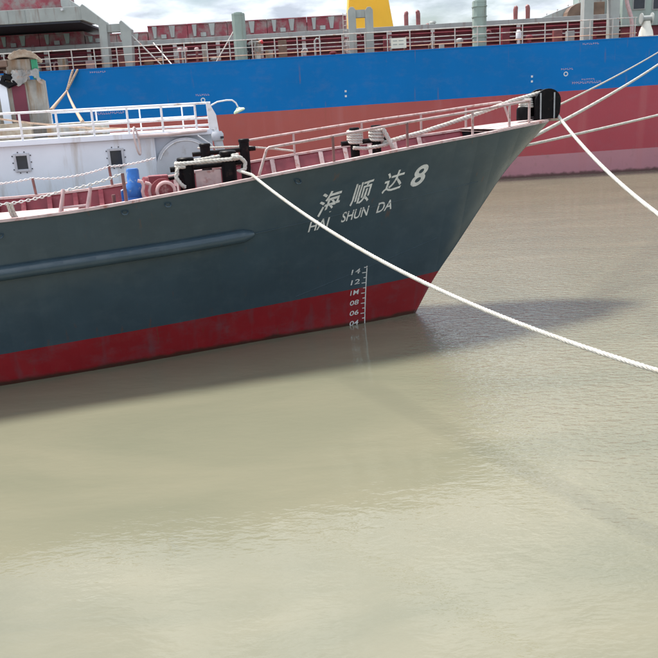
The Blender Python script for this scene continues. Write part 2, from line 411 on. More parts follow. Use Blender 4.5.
# ------------------------------------------------------------------ the fishing boat
HEAD = math.radians(14)
BOAT_AT = Vector((1.75, 15.54, 0))
boat = empty('fishing_boat', BOAT_AT, HEAD)
tag(boat, 'dark slate blue steel fishing boat with red bottom, raked bow and white name lettering', 'boat')
def world_of(s, w, z):                       # boat frame: s forward of the stem foot, w to starboard (towards the quay)
    return BOAT_AT + Vector((s * math.cos(HEAD) + w * math.sin(HEAD), s * math.sin(HEAD) - w * math.cos(HEAD), z))
DECK_Z = 2.42
AFT = -14.5

# hull shell: rows by height fraction, columns by distance aft of the stem
QS = [-.42, -.25, -.12, 0] + [i / 16 for i in range(1, 17)]
AS = [0, .06, .13, .22, .32, .45, .6, .8, 1.05, 1.35, 1.7, 2.1, 2.6, 3.1, 3.7, 4.4, 5.2, 6, 7, 8, 9, 10, 11, 12.5, 14, 15.5]
def shell_point(q, a):
    s = -a
    for _ in range(30):
        z = q * rail_z(s); s_new = max(AFT, stem_s(z) - a); s = .5 * s + .5 * s_new
    z = q * rail_z(s); return s, half_breadth(s, z), z
hm = MB()
for side in (1, -1):
    rows = []
    for q in QS:
        rows.append([(s, -side * w, z) for s, w, z in (shell_point(q, a) for a in AS)])
    hm.grid(rows)
bmv = len(hm.v)
hull = hm.build('hull', 'boat_hull', boat, smooth=True)
# close the stem and the transom
bm = bmesh.new(); bm.from_mesh(hull.data)
nA, nQ = len(AS), len(QS); bm.verts.ensure_lookup_table()
half = nA * nQ
for i in range(nQ - 1):
    for col_ in (0, nA - 1):
        try: bm.faces.new([bm.verts[i * nA + col_], bm.verts[(i + 1) * nA + col_], bm.verts[half + (i + 1) * nA + col_], bm.verts[half + i * nA + col_]])
        except ValueError: pass
bmesh.ops.recalc_face_normals(bm, faces=bm.faces)
for f in bm.faces: f.smooth = True
bm.to_mesh(hull.data); bm.free()
hull.data.set_sharp_from_angle(angle=math.radians(35))

SS = [AFT + .25 * i for i in range(int((2.75 - AFT) / .25) + 1)] + [2.85]
def rail_w(s): return half_breadth(s, rail_z(s))
# inner bulwark plating and deck
def inner(s, z, side, d=.06): return (s, -side * max(.015, half_breadth(s, z) - d), z)
for side in (1, -1):
    MB().grid([[inner(s, rail_z(s) - .01 - f * (rail_z(s) - .01 - DECK_Z), side) for s in SS if s < 1.75] for f in (0, .2, .4, .6, .8, 1)]).build('bulwark_plating', 'bulwark_red', boat, smooth=True)
MB().grid([[(s, -k * max(.015, half_breadth(s, DECK_Z) - .065), DECK_Z + .05 * (1 - k * k)) for s in SS if s < 1.75] for k in (-1, -.5, 0, .5, 1)]).build('deck', 'deck_red', boat, smooth=True)
# cap rails
for side in (1, -1):
    rows = []
    for dw, dz in ((.025, -.03), (.025, .012), (-.105, .012), (-.105, -.03)):
        rows.append([(s, -side * (max(.02, rail_w(s) + dw)), rail_z(s) + dz) for s in SS])
    rows.append(rows[0])
    MB().grid(rows).build('cap_rail', 'cap_pink', boat)
# breasthook plate over the stem
pl = [(1.45 + .14 * i) for i in range(11)] + [2.95, 3.0]
rows = [[(s, -k * max(.03, rail_w(s) - .03), rail_z(s) + .020) for s in pl] for k in (-1, -.4, 0, .4, 1)]
rows2 = [[(x, y, z - .05) for x, y, z in r] for r in rows]
MB().grid(rows).grid(rows2[::-1]).build('bow_plate', 'cap_pink', boat)
# stem bar
MB().tube([(stem_s(z) + .01, 0, z) for z in [-.6 + .1 * i for i in range(43)]], .035, 8).build('stem_bar', 'boat_hull', boat, smooth=True)
# bulwark brackets
for side in (1, -1):
    s = -8.4
    while s < 1.0:
        zt = rail_z(s) - .03; zb = DECK_Z + .06; n_ = 4
        zz = [zt + (zb - zt) * i / n_ for i in range(n_ + 1)]
        dep = [.09, .09, .10, .12, .16]
        outer = [(inner(s, z, side, .055)[1], z) for z in zz]; inn = [(inner(s, z, side, .06 + d)[1], z) for z, d in zip(zz, dep)]
        lip = [(inner(s, z, side, .073 + d)[1], z) for z, d in zip(zz, dep)]
        m = MB().prism(outer + inn[::-1], 'X', s - .012, s + .012).prism(inn + lip[::-1], 'X', s - .045, s + .045)
        m.build('bulwark_bracket', 'rail_pink' if s > -5 else 'bulwark_red', boat)
        s += .50

# sponson (half-round fender) on each side
def sponson_z(s): return 1.965 + .04 * (s + 7.4) + .012 * max(0, s + 5) ** 2
for side in (1, -1):
    pts = []; rad = []
    s = AFT + .1
    while s < -3.39:
        z = sponson_z(s); pts.append((s, -side * (half_breadth(s, z) + .02), z))
        rad.append(.115 * min(1, ((-3.38 - s) / .22)) ** .5 if s > -3.6 else .115); s += .2 if s < -3.9 else .04
    MB().tube(pts, rad, 14).build('sponson', 'boat_hull', boat, smooth=True)
# weld seams on the near plating
for pts in ([(s, sponson_z(-3.4) + .10 * (s + 3.4)) for s in [-3.38 + .2 * i for i in range(24)]],
            [(s, .80 + .26 * (s + 2.6)) for s in [-2.6 + .2 * i for i in range(16)]]):
    q = [(s, z) for s, z in pts if s < stem_s(z) - .1]
    for side in (1, -1):
        MB().tube([(s, -side * (half_breadth(s, z) + .001), z) for s, z in q], .007, 6).build('weld_seam', 'boat_hull', boat, smooth=True)

# ---- lettering wrapped on the plating
def text_shape(txt, shear=0., offset=0.):
    cu = bpy.data.curves.new('t', 'FONT'); cu.body = txt; cu.size = 1; cu.shear = shear; cu.offset = offset; cu.resolution_u = 4
    o = bpy.data.objects.new('t', cu); COL.objects.link(o)
    dg = bpy.context.evaluated_depsgraph_get(); me = bpy.data.meshes.new_from_object(o.evaluated_get(dg))
    bpy.data.objects.remove(o); bpy.data.curves.remove(cu)
    bm = bmesh.new(); bm.from_mesh(me); bmesh.ops.triangulate(bm, faces=bm.faces)
    bmesh.ops.remove_doubles(bm, verts=bm.verts, dist=1e-5)
    return bm, me
def wrap_text(name, txt, s0, z0, width, height, slope, shear=0., offset=0., label=None, rough=0., weight=0.):
    """glyphs scaled to width x height, base line rising by slope, laid 4 mm off the starboard plating"""
    bm, me = text_shape(txt, shear, offset)
    xs = [v.co.x for v in bm.verts]; ys = [v.co.y for v in bm.verts]
    x0, x1, y0, y1 = min(xs), max(xs), min(ys), max(ys)
    for _ in range(2):
        long_ = [e for e in bm.edges if e.calc_length() > .14]
        if long_: bmesh.ops.subdivide_edges(bm, edges=long_, cuts=1); bmesh.ops.triangulate(bm, faces=bm.faces)
    bound = {v for e in bm.edges if len(e.link_faces) == 1 for v in e.verts}
    rnd = random.Random(len(txt) + ord(txt[0]))
    for v in bm.verts:
        a = (v.co.x - x0) / (x1 - x0) * width; b_ = (v.co.y - y0) / (y1 - y0) * height
        if rough and v in bound: a += rnd.uniform(-rough, rough); b_ += rnd.uniform(-rough, rough)
        s = s0 + a; z = z0 + slope * a + b_
        v.co = (s, -(half_breadth(s, z) + .005), z)
    bmesh.ops.recalc_face_normals(bm, faces=bm.faces)
    for f in bm.faces:
        if f.normal.y > 0: f.normal_flip()
    bm.to_mesh(me); bm.free(); me.materials.clear(); me.materials.append(MATS['letter_white'])
    me.name = name; o = bpy.data.objects.new(name, me); COL.objects.link(o); o.parent = boat
    if label: o['label'] = label
    return o
wrap_text('name_character', '海', -2.235, 2.31, .45, .41, .19, .22, .012, 'white painted character of the boat name', .003)
wrap_text('name_character', '顺', -1.61, 2.435, .45, .385, .19, .22, .012, 'white painted character of the boat name', .003)
wrap_text('name_character', '达', -.975, 2.60, .44, .36, .19, .22, .012, 'white painted character of the boat name', .003)
wrap_text('name_numeral', '8', -.375, 2.655, .34, .37, .19, .25, .022, 'white painted numeral eight')
wrap_text('name_letters', 'HAI', -2.40, 2.055, .42, .185, .13, .25, .012)
wrap_text('name_letters', 'SHUN', -1.755, 2.155, .56, .185, .14, .25, .012)
wrap_text('name_letters', 'DA', -1.045, 2.25, .32, .185, .15, .25, .012)
# ---- draught marks
def hull_strip(mb, s0, s1, z0, z1, off=.005, n=4):
    rows = []
    for j in range(n + 1):
        z = z0 + (z1 - z0) * j / n
        rows.append([(s, -(half_breadth(s, z) + off), z) for s in (s0, s1)])
    mb.grid(rows)
m = MB(); hull_strip(m, -1.15, -1.13, .0, 1.215, n=24)
for i in range(12):
    z = .115 + .1075 * i
    if z < 1.2: hull_strip(m, -1.15 - (.085 if i % 2 == 1 else .05), -1.15, z - .008, z + .008, n=1)
m.build('draught_scale', 'letter_white', boat)
for txt, z in (('14', 1.075), ('12', .857), ('1M', .637), ('08', .422), ('06', .205), ('04', -.012)):
    wrap_text('draught_numeral', txt, -1.47, z, .19 if txt != '1M' else .185, .10, .06, .12, .008)
# ---- pad eyes on the plating
for s, z in ((-7.33, 2.56), (-5.475, 2.74), (-4.80, 2.80), (-2.63, 2.985)):
    w = half_breadth(s, z)
    MB().tube([(s - .045, -w + .01, z + .03), (s - .045, -w - .05, z + .0), (s - .02, -w - .075, z - .02), (s + .02, -w - .075, z - .02), (s + .045, -w - .05, z), (s + .045, -w + .01, z + .03)], .013, 8).build('pad_eye', 'boat_hull', boat, smooth=True)

# ---- pipe handrails on the forecastle bulwark
def handrail(side, posts, s_start, s_end, h, bend_end):
    pr = lambda s, dz, dw=0: (s, -side * (rail_w(s) - .045 + dw), rail_z(s) + dz)
    run = [pr(s_start - .16, .0), pr(s_start, h - .03), pr(s_start + .05, h)]
    s = s_start + .3
    while s < s_end - .15: run.append(pr(s, h)); s += .3
    if bend_end: run += [pr(s_end - .05, h), pr(s_end, h - .03), pr(s_end + .12, .0)]
    else: run += [pr(s_end, h)]
    r_ = MB().tube(run, .024, 10).build('handrail', 'rail_pink', boat, smooth=True)
    for s in posts:
        MB().tube([pr(s, 0), pr(s, h)], .024, 10).build('post', 'rail_pink' if s > 0.5 or side < 0 else 'post_brown', r_, smooth=True)
handrail(1, (-1.98, -.55, .86, 1.72, 2.24), -3.14, 2.26, .43, False)
handrail(-1, (-1.9, -.5, .7, 1.6), -3.0, 2.32, .43, True)

# ---- mooring bitts: near pair (with cross bar and plate), far pair, forecastle pair
def bitts(s_list, w, tops, r, bar_z, plate=None):
    e = MB()
    root = None
    for s, zt in zip(s_list, tops):
        prof = [(r, DECK_Z + .02), (r, zt - .07), (r * 1.12, zt - .06), (r * 1.12, zt - .015), (r * .98, zt)]
        e.lathe(prof, (s, -w, 0), 18)
    e.tube([(s_list[0] - .26, -w, bar_z), (s_list[-1] + .22, -w, bar_z + .04)], .045, 10)
    o = e.build('mooring_bitts', 'black_steel', boat, smooth=True)
    if plate:
        a, b, z0, z1 = plate
        MB().box(a, b, -w - .02, -w + .02, z0, z1).build('backing_plate', 'cap_pink', o, bevel=.006)
    return o
bitts((-4.42, -3.72), 1.46, (3.50, 3.56), .125, 3.32, (-4.28, -3.86, DECK_Z + .02, 3.27))
bitts((-3.80, -3.02), -1.25, (3.62, 3.66), .10, 3.42)
bitts((-1.22, -.80), .45, (3.78, 3.80), .085, 3.50)

# ---- bow roller fairlead at the stem head
zc = rail_z(2.9) + .02
fair = MB()
for y in (-.16, .16):
    poly = [(2.62, zc), (2.62, zc + .34)] + [(2.90 - .28 * math.cos(math.pi * i / 14), zc + .34 + .24 * math.sin(math.pi * i / 14)) for i in range(1, 14)] + [(3.18, zc + .34), (3.16, zc + .1), (3.10, zc)]
    fair.prism(poly, 'Y', y - .03, y + .03)
fair.box(2.62, 3.1, -.13, .13, zc - .0, zc + .06)
fl = fair.build('bow_roller', 'black_steel', boat, bevel=.008)
MB().lathe([(.14, -.13), (.105, -.06), (.10, 0), (.105, .06), (.14, .13)], (2.97, 0, zc + .33), 20, 'Y').build('roller', 'black_rubber', fl, smooth=True)
for x in (2.72, 3.02):
    MB().tube([(x, -.205, zc), (x, -.205, zc + .50)], .016, 8).build('guide_pin', 'galvanised', fl, smooth=True)
MB().lathe([(.13, zc), (.13, zc + .20), (.115, zc + .24), (.06, zc + .26)], (2.42, -.05, 0), 18).build('fairlead_post', 'black_steel', boat, smooth=True)

# ---- windlass beside the bulwark
wl = MB().box(-5.02, -4.60, -1.48, -1.05, DECK_Z + .03, 3.06).build('windlass', 'winch_red', boat, bevel=.03)
MB().lathe([(.19, -.02), (.19, .03), (.11, .05), (.11, .30), (.19, .32), (.19, .37)], (-4.84, -1.72, 3.02), 20, 'Y').build('drum', 'winch_red', wl, smooth=True)
MB().lathe([(.115, -.05), (.115, .05), (.06, .08)], (-4.46, -1.45, 3.05), 16, 'X').build('gear_cover', 'winch_red', wl, smooth=True)
MB().box(-5.04, -4.72, -1.45, -1.2, 3.06, 3.24).build('gearbox', 'winch_red', wl, bevel=.02)
MB().tube([(-4.74, -1.3, 3.16), (-4.62, -1.35, 3.18), (-4.35, -1.5, 3.22)], .03, 8).build('shaft', 'black_steel', wl, smooth=True)
for k in range(2):
    x = -5.19 + .11 * k
    MB().tube([(x - .03, -1.7, 3.20 - .04 * k), (x + .03, -1.7, 3.18 - .04 * k), (x + .055, -1.7, 3.12), (x + .03, -1.7, 3.03), (x + .035, -1.7, 2.95), (x + .09, -1.7, 2.90), (x + .16, -1.7, 2.91)], .028, 10).build('pipe', 'pipe_pink', wl, smooth=True)
ring = [(-4.80 + .14 * math.cos(a), -1.80, 3.01 + .14 * math.sin(a)) for a in [2 * math.pi * i / 20 for i in range(20)]]
MB().tube(ring, .028, 8, closed=True).build('hand_wheel', 'pipe_pink', wl, smooth=True)
MB().lathe([(.14, DECK_Z + .02), (.14, 2.98), (.09, 3.08)], (-4.98, .9, 0), 16).build('vent_cap', 'winch_red', boat, smooth=True)

# ---- slanted steps frame on the near bulwark and life-line posts
st = MB()
for s in (-6.43, -6.03): st.tube([(s, -(rail_w(s) - .04), rail_z(s)), (s + .09, -1.95, 3.17)], .026, 10)
st.tube([(-6.40, -2.01, 2.90), (-5.99, -2.01, 2.91)], .020, 8).tube([(-6.34, -1.96, 3.14), (-6.50, -1.6, DECK_Z)], .018, 8).tube([(-5.94, -1.96, 3.14), (-6.10, -1.6, DECK_Z)], .018, 8)
st.build('step_frame', 'pipe_pink', boat, smooth=True)
far_posts = [(-8.7, .30), (-7.15, .33), (-5.66, .38)]
for s, h in far_posts:
    MB().tube([(s, rail_w(s) - .04, rail_z(s)), (s - .02, rail_w(s) - .06, rail_z(s) + h)], .026, 8).build('lifeline_post', 'post_brown', boat, smooth=True)
near_posts = [(-9.4, .4), (-5.43, .44)]
for s, h in near_posts:
    MB().tube([(s, -rail_w(s) + .05, rail_z(s)), (s - .01, -rail_w(s) + .07, rail_z(s) + h)], .026, 8).build('lifeline_post', 'post_brown', boat, smooth=True)
MB().tube([(-5.62, -1.55, DECK_Z), (-5.62, -1.55, 3.0)], .03, 8).build('stay_post', 'post_brown', boat, smooth=True)
# pale cover boards on the working deck
for k in range(8):
    w0 = -1.62 + .395 * k
    MB().box(-9.6, -6.34, -w0 - .385, -w0, DECK_Z + .03, 2.56).build('deck_board', 'spar_pink', boat, bevel=.008)

# ------------------------------------------------------------------ loose gear and lines on the boat (things of their own)
def local_rope(name, pts, r, mat, label, cat='rope', group=None, laid=True):
    o = rope(name, [world_of(s, w, z) for s, w, z in pts], r, mat, None, laid)
    return tag(o, label, cat, group)
# chains of the life lines
def chain_between(mb, a, b, sag, link=.06):
    P = resample(sagged(a, b, sag, 30), link * .78)
    for i in range(len(P) - 1):
        d = (P[i + 1] - P[i]).normalized(); c = (P[i] + P[i + 1]) / 2
        side = d.cross(Vector((0, 0, 1))).normalized(); upv = side.cross(d)
        e = side if i % 2 else upv
        mb.tube([c + d * (link * .5 * math.cos(t_)) + e * (link * .28 * math.sin(t_)) for t_ in [2 * math.pi * k / 8 for k in range(8)]], .0085, 5, closed=True)
mb = MB()
fp = [world_of(s - .02, -(rail_w(s) - .06), rail_z(s) + h) for s, h in far_posts] + [world_of(-4.75, -1.9, 3.38)]
for a, b, sg in zip(fp, fp[1:], (.05, .08, .03)): chain_between(mb, a, b, sg)
tag(mb.build('lifeline_chain', 'chain_white', smooth=True, fix=False), 'pale chain hung between brown posts along the boat\'s far bulwark', 'chain')
mb = MB()
na = [world_of(s - .01, rail_w(s) - .07, rail_z(s) + h) for s, h in near_posts]
mid = world_of(-7.3, 1.98, 3.02); mid2 = world_of(-6.37, 1.95, 3.15)
for a, b, sg in ((na[0], mid, .05), (mid, mid2, .03), (mid2, na[1], .03)): chain_between(mb, a, b, sg, .066)
tag(mb.build('lifeline_chain', 'chain_white', smooth=True, fix=False), 'heavier pale chain rising over the near bulwark to the post by the blue drum', 'chain')
for i, (s, lab) in enumerate(((-7.12, 'frayed grey rope tail hanging from the near chain'), (-7.47, 'thinner frayed rope tail hanging by the boat\'s chain, farther from the steps'))):
    m = MB(); p0 = [(s - .04, 1.98, 3.03), (s - .02, 1.98, 2.9), (s + .03, 1.96, 2.74), (s + .10, 1.92, 2.58), (s + .13, 1.88, 2.47)]
    laid_rope(m, [world_of(*p) for p in p0], .030 - .007 * i)
    laid_rope(m, [world_of(a + .045, b, c) for a, b, c in p0], .026 - .006 * i)
    tag(m.build('rope_tail', 'rope_grey', smooth=True, fix=False), lab, 'rope')
# blue drum
bd = empty('blue_drum', world_of(-5.28, 1.5, DECK_Z + .035), HEAD)
tag(bd, 'blue plastic drum with a narrow neck standing by the red windlass', 'drum')
MB().lathe([(.125, 0), (.14, .02), (.14, .22), (.132, .24), (.14, .26), (.14, .46), (.132, .48), (.14, .50), (.14, .66), (.10, .71), (.10, .90), (.085, .93)], (0, 0, 0), 22).build('body', 'can_blue', bd, smooth=True)
MB().tube([(-.13, -.05, .38), (-.20, -.06, .40), (-.20, -.06, .60), (-.13, -.05, .62)], .022, 8).build('handle', 'can_blue', bd, smooth=True)

# figure-of-eight turns on the near bitts
def helix(c, r, z0, z1, turns, ph=0, n=22):
    return [(c[0] + r * math.cos(ph + 2 * math.pi * turns * i / (n * turns)), c[1] + r * math.sin(ph + 2 * math.pi * turns * i / (n * turns)), z0 + (z1 - z0) * i / (n * turns)) for i in range(int(n * turns) + 1)]
def eight(c1, c2, r, z, dz, loops):
    pts = []
    for k in range(loops):
        zz = z + k * dz
        for i in range(10): a = math.pi * (.55 + 0.9 * i / 9 * 1.0); pts.append((c1[0] + r * math.cos(a + .0), c1[1] + r * math.sin(a), zz))
        for i in range(10): a = math.pi * (-.45 + .9 * i / 9); pts.append((c2[0] + r * math.cos(a), c2[1] + r * math.sin(a), zz + .05 + dz * .4))
    return pts
turns = eight((-4.42, 1.46), (-3.72, 1.46), .155, 3.36, .05, 2)
line1_start = (-3.60, 1.86, 3.25)
tail = [(-4.57, 1.58, 3.34), (-4.61, 1.62, 3.20), (-4.54, 1.65, 3.08), (-4.46, 1.63, 3.02)]
m = MB(); laid_rope(m, [world_of(*p) for p in turns], .034); laid_rope(m, [world_of(*p) for p in tail], .034)
lp = [(-3.68, 1.64, 3.46), (-3.54, 1.62, 3.45), (-3.46, 1.60, 3.36), (-3.48, 1.62, 3.25), (-3.60, 1.66, 3.22)]
laid_rope(m, [world_of(*p) for p in lp], .034)
quay_b1 = Vector((6.0, .75, 2.52)); quay_b2 = Vector((4.4, .75, 2.52))
A = world_of(-3.60, 1.64, 3.24); B_ = world_of(-3.42, 1.93, 3.175)
main = sagged(B_, quay_b1 + Vector((-.12, .16, 0)), 1.0, 60)
laid_rope(m, [A] + main, .025)
tag(m.build('mooring_line', 'rope_white', smooth=True, fix=False), 'white mooring line turned round the black bitts and crossing in front of the hull', 'mooring line')
# bow line: from forecastle bitts over the bow roller, down to the quay
m = MB()
c1, c2 = (-1.22, .45), (-.80, .45)
for c, zz, n_ in ((c1, 3.50, 5), (c2, 3.52, 4)):
    laid_rope(m, [world_of(*p) for p in helix(c, .12, zz, zz + .23, n_)], .03)
laid_rope(m, [world_of(*p) for p in [(-1.30, .60, 3.42), (-1.05, .62, 3.40), (-.80, .60, 3.42), (-.62, .55, 3.44), (-.55, .4, 3.5)]], .034)
laid_rope(m, [world_of(*p) for p in [(-.72, .60, 3.74), (-.66, .62, 3.62), (-.60, .64, 3.48), (-.55, .65, 3.38), (-.5, .6, 3.3)]], .04)
over = [(-.70, .50, 3.47), (.2, .33, 3.62), (1.2, .17, 3.84), (2.2, .02, 4.09), (2.75, 0, 4.20), (2.90, 0, 4.215), (3.03, 0, 4.19), (3.11, .0, 4.08), (3.16, .01, 3.92), (3.19, .02, 3.78)]
laid_rope(m, [world_of(*p) for p in over], .042)
main = sagged(world_of(3.19, .02, 3.78), quay_b2 + Vector((.12, .16, 0)), 1.0, 60)
laid_rope(m, main, .032)
tag(m.build('mooring_line', 'rope_white', smooth=True, fix=False), 'thick white bow line wrapped on forecastle bitts and led over the black bow roller', 'mooring line')
# spare coil by the roller
m = MB()
for k in range(4):
    laid_rope(m, [world_of(2.52 + (.13 - .008 * k) * math.cos(a), -.02 + (.13 - .008 * k) * math.sin(a), rail_z(2.5) + .30 + .045 * k) for a in [2 * math.pi * i / 20 for i in range(21)]], .024)
tag(m.build('rope_coil', 'rope_white', smooth=True, fix=False), 'small coil of pale rope on the post behind the bow roller', 'rope')
# quay bollards that take the two lines
def bollard(p, lab):
    b = empty('quay_bollard', (p.x, p.y - .0, 2.26)); tag(b, lab, 'bollard')
    MB().lathe([(.20, 0), (.20, .03), (.13, .06), (.11, .24), (.17, .34), (.18, .40), (.12, .45)], (0, 0, 0), 20).build('body', 'black_steel', b, smooth=True)
bollard(quay_b1, 'black iron bollard on the quay holding the line from the boat\'s bitts')
bollard(quay_b2, 'black iron bollard on the quay holding the boat\'s bow line')
# lines from the boat's far bow towards the carrier
def carrier_line(s, w, z, end, r, sag, lab, mat='rope_white'):
    o = rope('carrier_line', sagged(world_of(s, w, z), end, sag, 50), r, mat); return tag(o, lab, 'rope')
carrier_line(2.45, -.14, 3.24, (20.4, 43.0, 7.1), .040, .25, 'white line rising steeply from behind the bow to the blue carrier\'s deck')
carrier_line(2.40, -.14, 3.17, (35.0, 44.3, 6.95), .030, .4, 'white line running low from behind the bow across the carrier\'s red side')
carrier_line(3.02, -.18, 3.83, (19.9, 43.0, 7.2), .022, .15, 'thin grey line stretched from the bow up across the carrier\'s blue side', 'rope_grey')
# far-side line past the handrail
local_rope('slack_line', [(-3.9, -1.7, 3.52), (-3.0, -1.55, 3.50), (-2.3, -1.75, 3.40), (-1.9, -1.72, 3.33)], .022, 'rope_white', 'slack thin line from the far bitts to the far bulwark')

# ------------------------------------------------------------------ white vessel alongside
wv = empty('white_boat', world_of(-3.2, -3.4, 0), HEAD)
tag(wv, 'white workboat with railed deckhouse roof moored between the two ships', 'boat')
# local: x forward from its end, y away from the quay
X0 = -3.2
def lx(s): return s - X0
hp = [(lx(-15), 0), (lx(-3.25), 0), (lx(-2.95), .8), (lx(-2.95), 3.4), (lx(-3.25), 4.2), (lx(-15), 4.2)]
m = MB()
rows = []
for z, k in ((-.8, .3), (0, .1), (1.2, 0), (2.3, -.0)):
    rows.append([(x - (.3 * k if x > -1 else 0), y + (k if y < 2 else -k), z) for x, y in hp] + [(hp[0][0], hp[0][1] + k, z)])
m.grid(rows); m.add([(x, y, 2.3) for x, y in hp], [tuple(range(6))])
m.build('hull', 'grey_white', wv)
# deckhouse: wall towards the quay with two square ports (openings left in the wall)
def wall_with_openings(mb, xs, x1, z0, z1, holes, y0, y1):
    cur = xs
    for (a, b, c, d) in holes:
        mb.box(cur, a, y0, y1, z0, z1); mb.box(a, b, y0, y1, z0, c); mb.box(a, b, y0, y1, d, z1); cur = b
    mb.box(cur, x1, y0, y1, z0, z1)
ports = [(lx(-9.95), lx(-9.72), 3.26, 3.54), (lx(-7.58), lx(-7.36), 3.26, 3.54), (lx(-5.64), lx(-5.40), 3.22, 3.52)]
m = MB(); wall_with_openings(m, lx(-14), lx(-4.66), 2.3, 3.74, ports, .10, .18)
m.box(lx(-14), lx(-13.92), .18, 3.6, 2.3, 3.74).box(lx(-4.74), lx(-4.66), .18, 3.6, 2.3, 3.74).box(lx(-14), lx(-4.66), 3.6, 3.68, 2.3, 3.74)
m.build('deckhouse_wall', 'white_paint', wv)
for a, b, c, d in ports:
    f = MB()
    f.box(a - .05, a, .06, .105, c - .05, d + .05).box(b, b + .05, .06, .105, c - .05, d + .05).box(a, b, .06, .105, d, d + .05).box(a, b, .06, .105, c - .05, c)
    w_ = f.build('port_window', 'grey_white', wv, bevel=.008)
    MB().box(a, b, .125, .14, c, d).build('pane', 'dark_glass', w_)
    for px, pz in [(a - .075, c + (d - c) * t_) for t_ in (0, .5, 1)] + [(b + .075, c + (d - c) * t_) for t_ in (0, .5, 1)] + [(a + (b - a) * t_, d + .075) for t_ in (.2, .8)] + [(a + (b - a) * t_, c - .075) for t_ in (.2, .8)]:
        MB().lathe([(.013, .085), (.013, .099)], (px, 0, pz), 8, 'Y').build('bolt', 'black_steel', w_)
MB().box(lx(-14.1), lx(-3.32), .0, 3.8, 3.745, 3.86).build('roof_deck', 'white_paint', wv, bevel=.012)
MB().box(lx(-4.66), lx(-3.36), .28, 3.4, 2.3, 3.742).build('end_bulkhead', 'white_paint', wv)
# rail on the roof: near side and far side
def rail(y, zs, xs, xe, posts, r, post_r):
    m = MB()
    for z in zs: m.tube([(xs, y, z), (xe, y, z)], r, 8)
    o = m.build('roof_rail', 'white_rail', wv, smooth=True)
    for x in posts: MB().tube([(x, y, 3.86), (x, y, max(zs))], post_r, 8).build('post', 'white_rail', o, smooth=True)
rail(.06, (4.42, 4.10, 3.95), lx(-14), lx(-3.36), [lx(-14 + .735 * i) for i in range(15)] , .024, .024)
rail(3.74, (4.44, 4.16), lx(-14), lx(-3.36), [lx(-13.6 + 1.1 * i) for i in range(10)], .022, .020)
MB().prism([(lx(-3.44), 3.86), (lx(-3.22), 3.70), (lx(-3.26), 4.16), (lx(-3.40), 4.44), (lx(-3.46), 4.44)], 'Y', .0, .06).build('rail_end_plate', 'white_rail', wv, bevel=.006)
# lamp on a bent arm
lp = MB().tube([(lx(-3.40), .05, 4.34), (lx(-3.20), .05, 4.43), (lx(-3.0), .05, 4.455), (lx(-2.87), .05, 4.45), (lx(-2.79), .05, 4.39), (lx(-2.75), .05, 4.30)], .017, 8).build('lamp_arm', 'white_rail', wv, smooth=True)
sh = MB().lathe([(.03, .06), (.05, .04), (.13, .0), (.14, -.03), (.12, -.045)], (0, 0, 0), 16).build('lamp_shade', 'lamp_green', lp, smooth=True, loc=(lx(-2.735), .05, 4.23)); sh.rotation_euler = (0, math.radians(-22), 0)
# round cowl, spar, oval loop, vent
m = MB()
arc = [(lx(-4.02) + .66 * math.cos(a), 3.05 + .66 * math.sin(a)) for a in [math.pi * i / 24 for i in range(25)]]
poly = [(lx(-4.68), 2.3)] + arc[::-1] + [(lx(-3.36), 2.3)]
m.prism(poly, 'Y', -.02, .27); m.build('round_cowl', 'grey_white', wv, bevel=.012)
MB().tube([(lx(-4.02) + .60 * math.cos(a), -.03, 3.05 + .60 * math.sin(a)) for a in [math.pi * (.28 + .60 * i / 24) for i in range(25)]], .010, 6).build('cowl_rim', 'white_rail', wv, smooth=True)
MB().tube([(lx(-5.0), -.08, 3.80), (lx(-4.3), -.06, 3.80), (lx(-3.5), -.04, 3.84)], .035, 8).build('spar', 'spar_pink', wv, smooth=True)
MB().tube([(lx(-5.04) + .045 * math.cos(a) - .03 * math.sin(a), -.10 + .10 * math.cos(a), 3.70 + .29 * math.sin(a)) for a in [2 * math.pi * i / 24 for i in range(24)]], .022, 8, closed=True).build('oval_loop', 'spar_pink', wv, smooth=True)
MB().tube([(lx(-3.72), -.10, 3.74), (lx(-3.46), -.10, 3.54), (lx(-3.28), -.10, 3.34)], .016, 6).build('wire_stay', 'white_rail', wv, smooth=True)
vm = MB().tube([(lx(-3.20), -.05, 2.3), (lx(-3.22), -.05, 3.3), (lx(-3.26), -.05, 3.5), (lx(-3.28), -.05, 3.62)], .10, 14).lathe([(.125, 3.60), (.14, 3.64), (.14, 3.74), (.10, 3.80)], (lx(-3.28), -.05, 0), 16)
vn = vm.build('vent_pipe', 'grey_white', wv, smooth=True)
MB().box(lx(-3.23), lx(-3.16), -.20, -.17, 3.64, 3.69).build('vent_slot', 'dark_under', vn)
# wheelhouse with awning behind the roof rail
wh = MB().box(lx(-9.4), lx(-7.36), 2.4, 3.5, 3.86, 5.33).build('wheelhouse', 'cabin_grey', wv, bevel=.02)
MB().box(lx(-7.70), lx(-7.40), 2.36, 2.398, 3.9, 5.1).build('door', 'maroon_panel', wh, bevel=.008)
MB().box(lx(-7.98), lx(-7.80), 2.32, 2.398, 3.88, 5.25).build('door_post', 'white_paint', wh, bevel=.01)
MB().box(lx(-7.36), lx(-6.98), 2.42, 3.2, 3.86, 5.2).build('side_board', 'cabin_grey', wh, bevel=.01)
rows = []
rnd = random.Random(3)
for j in range(9):
    v = j / 8; row = []
    for i in range(17):
        u = i / 16
        row.append((lx(-7.62) + .56 * u + .03 * rnd.uniform(-1, 1) + .10 * v * (u - .4), 2.30 - .06 * math.sin(u * 9 + v * 2) - .05 * v, 5.42 - v * (.26 + .10 * math.sin(u * 7)) + .02 * rnd.uniform(-1, 1)))
    rows.append(row)
MB().grid(rows).build('hanging_tarp', 'tarp_pale', wh, smooth=True)
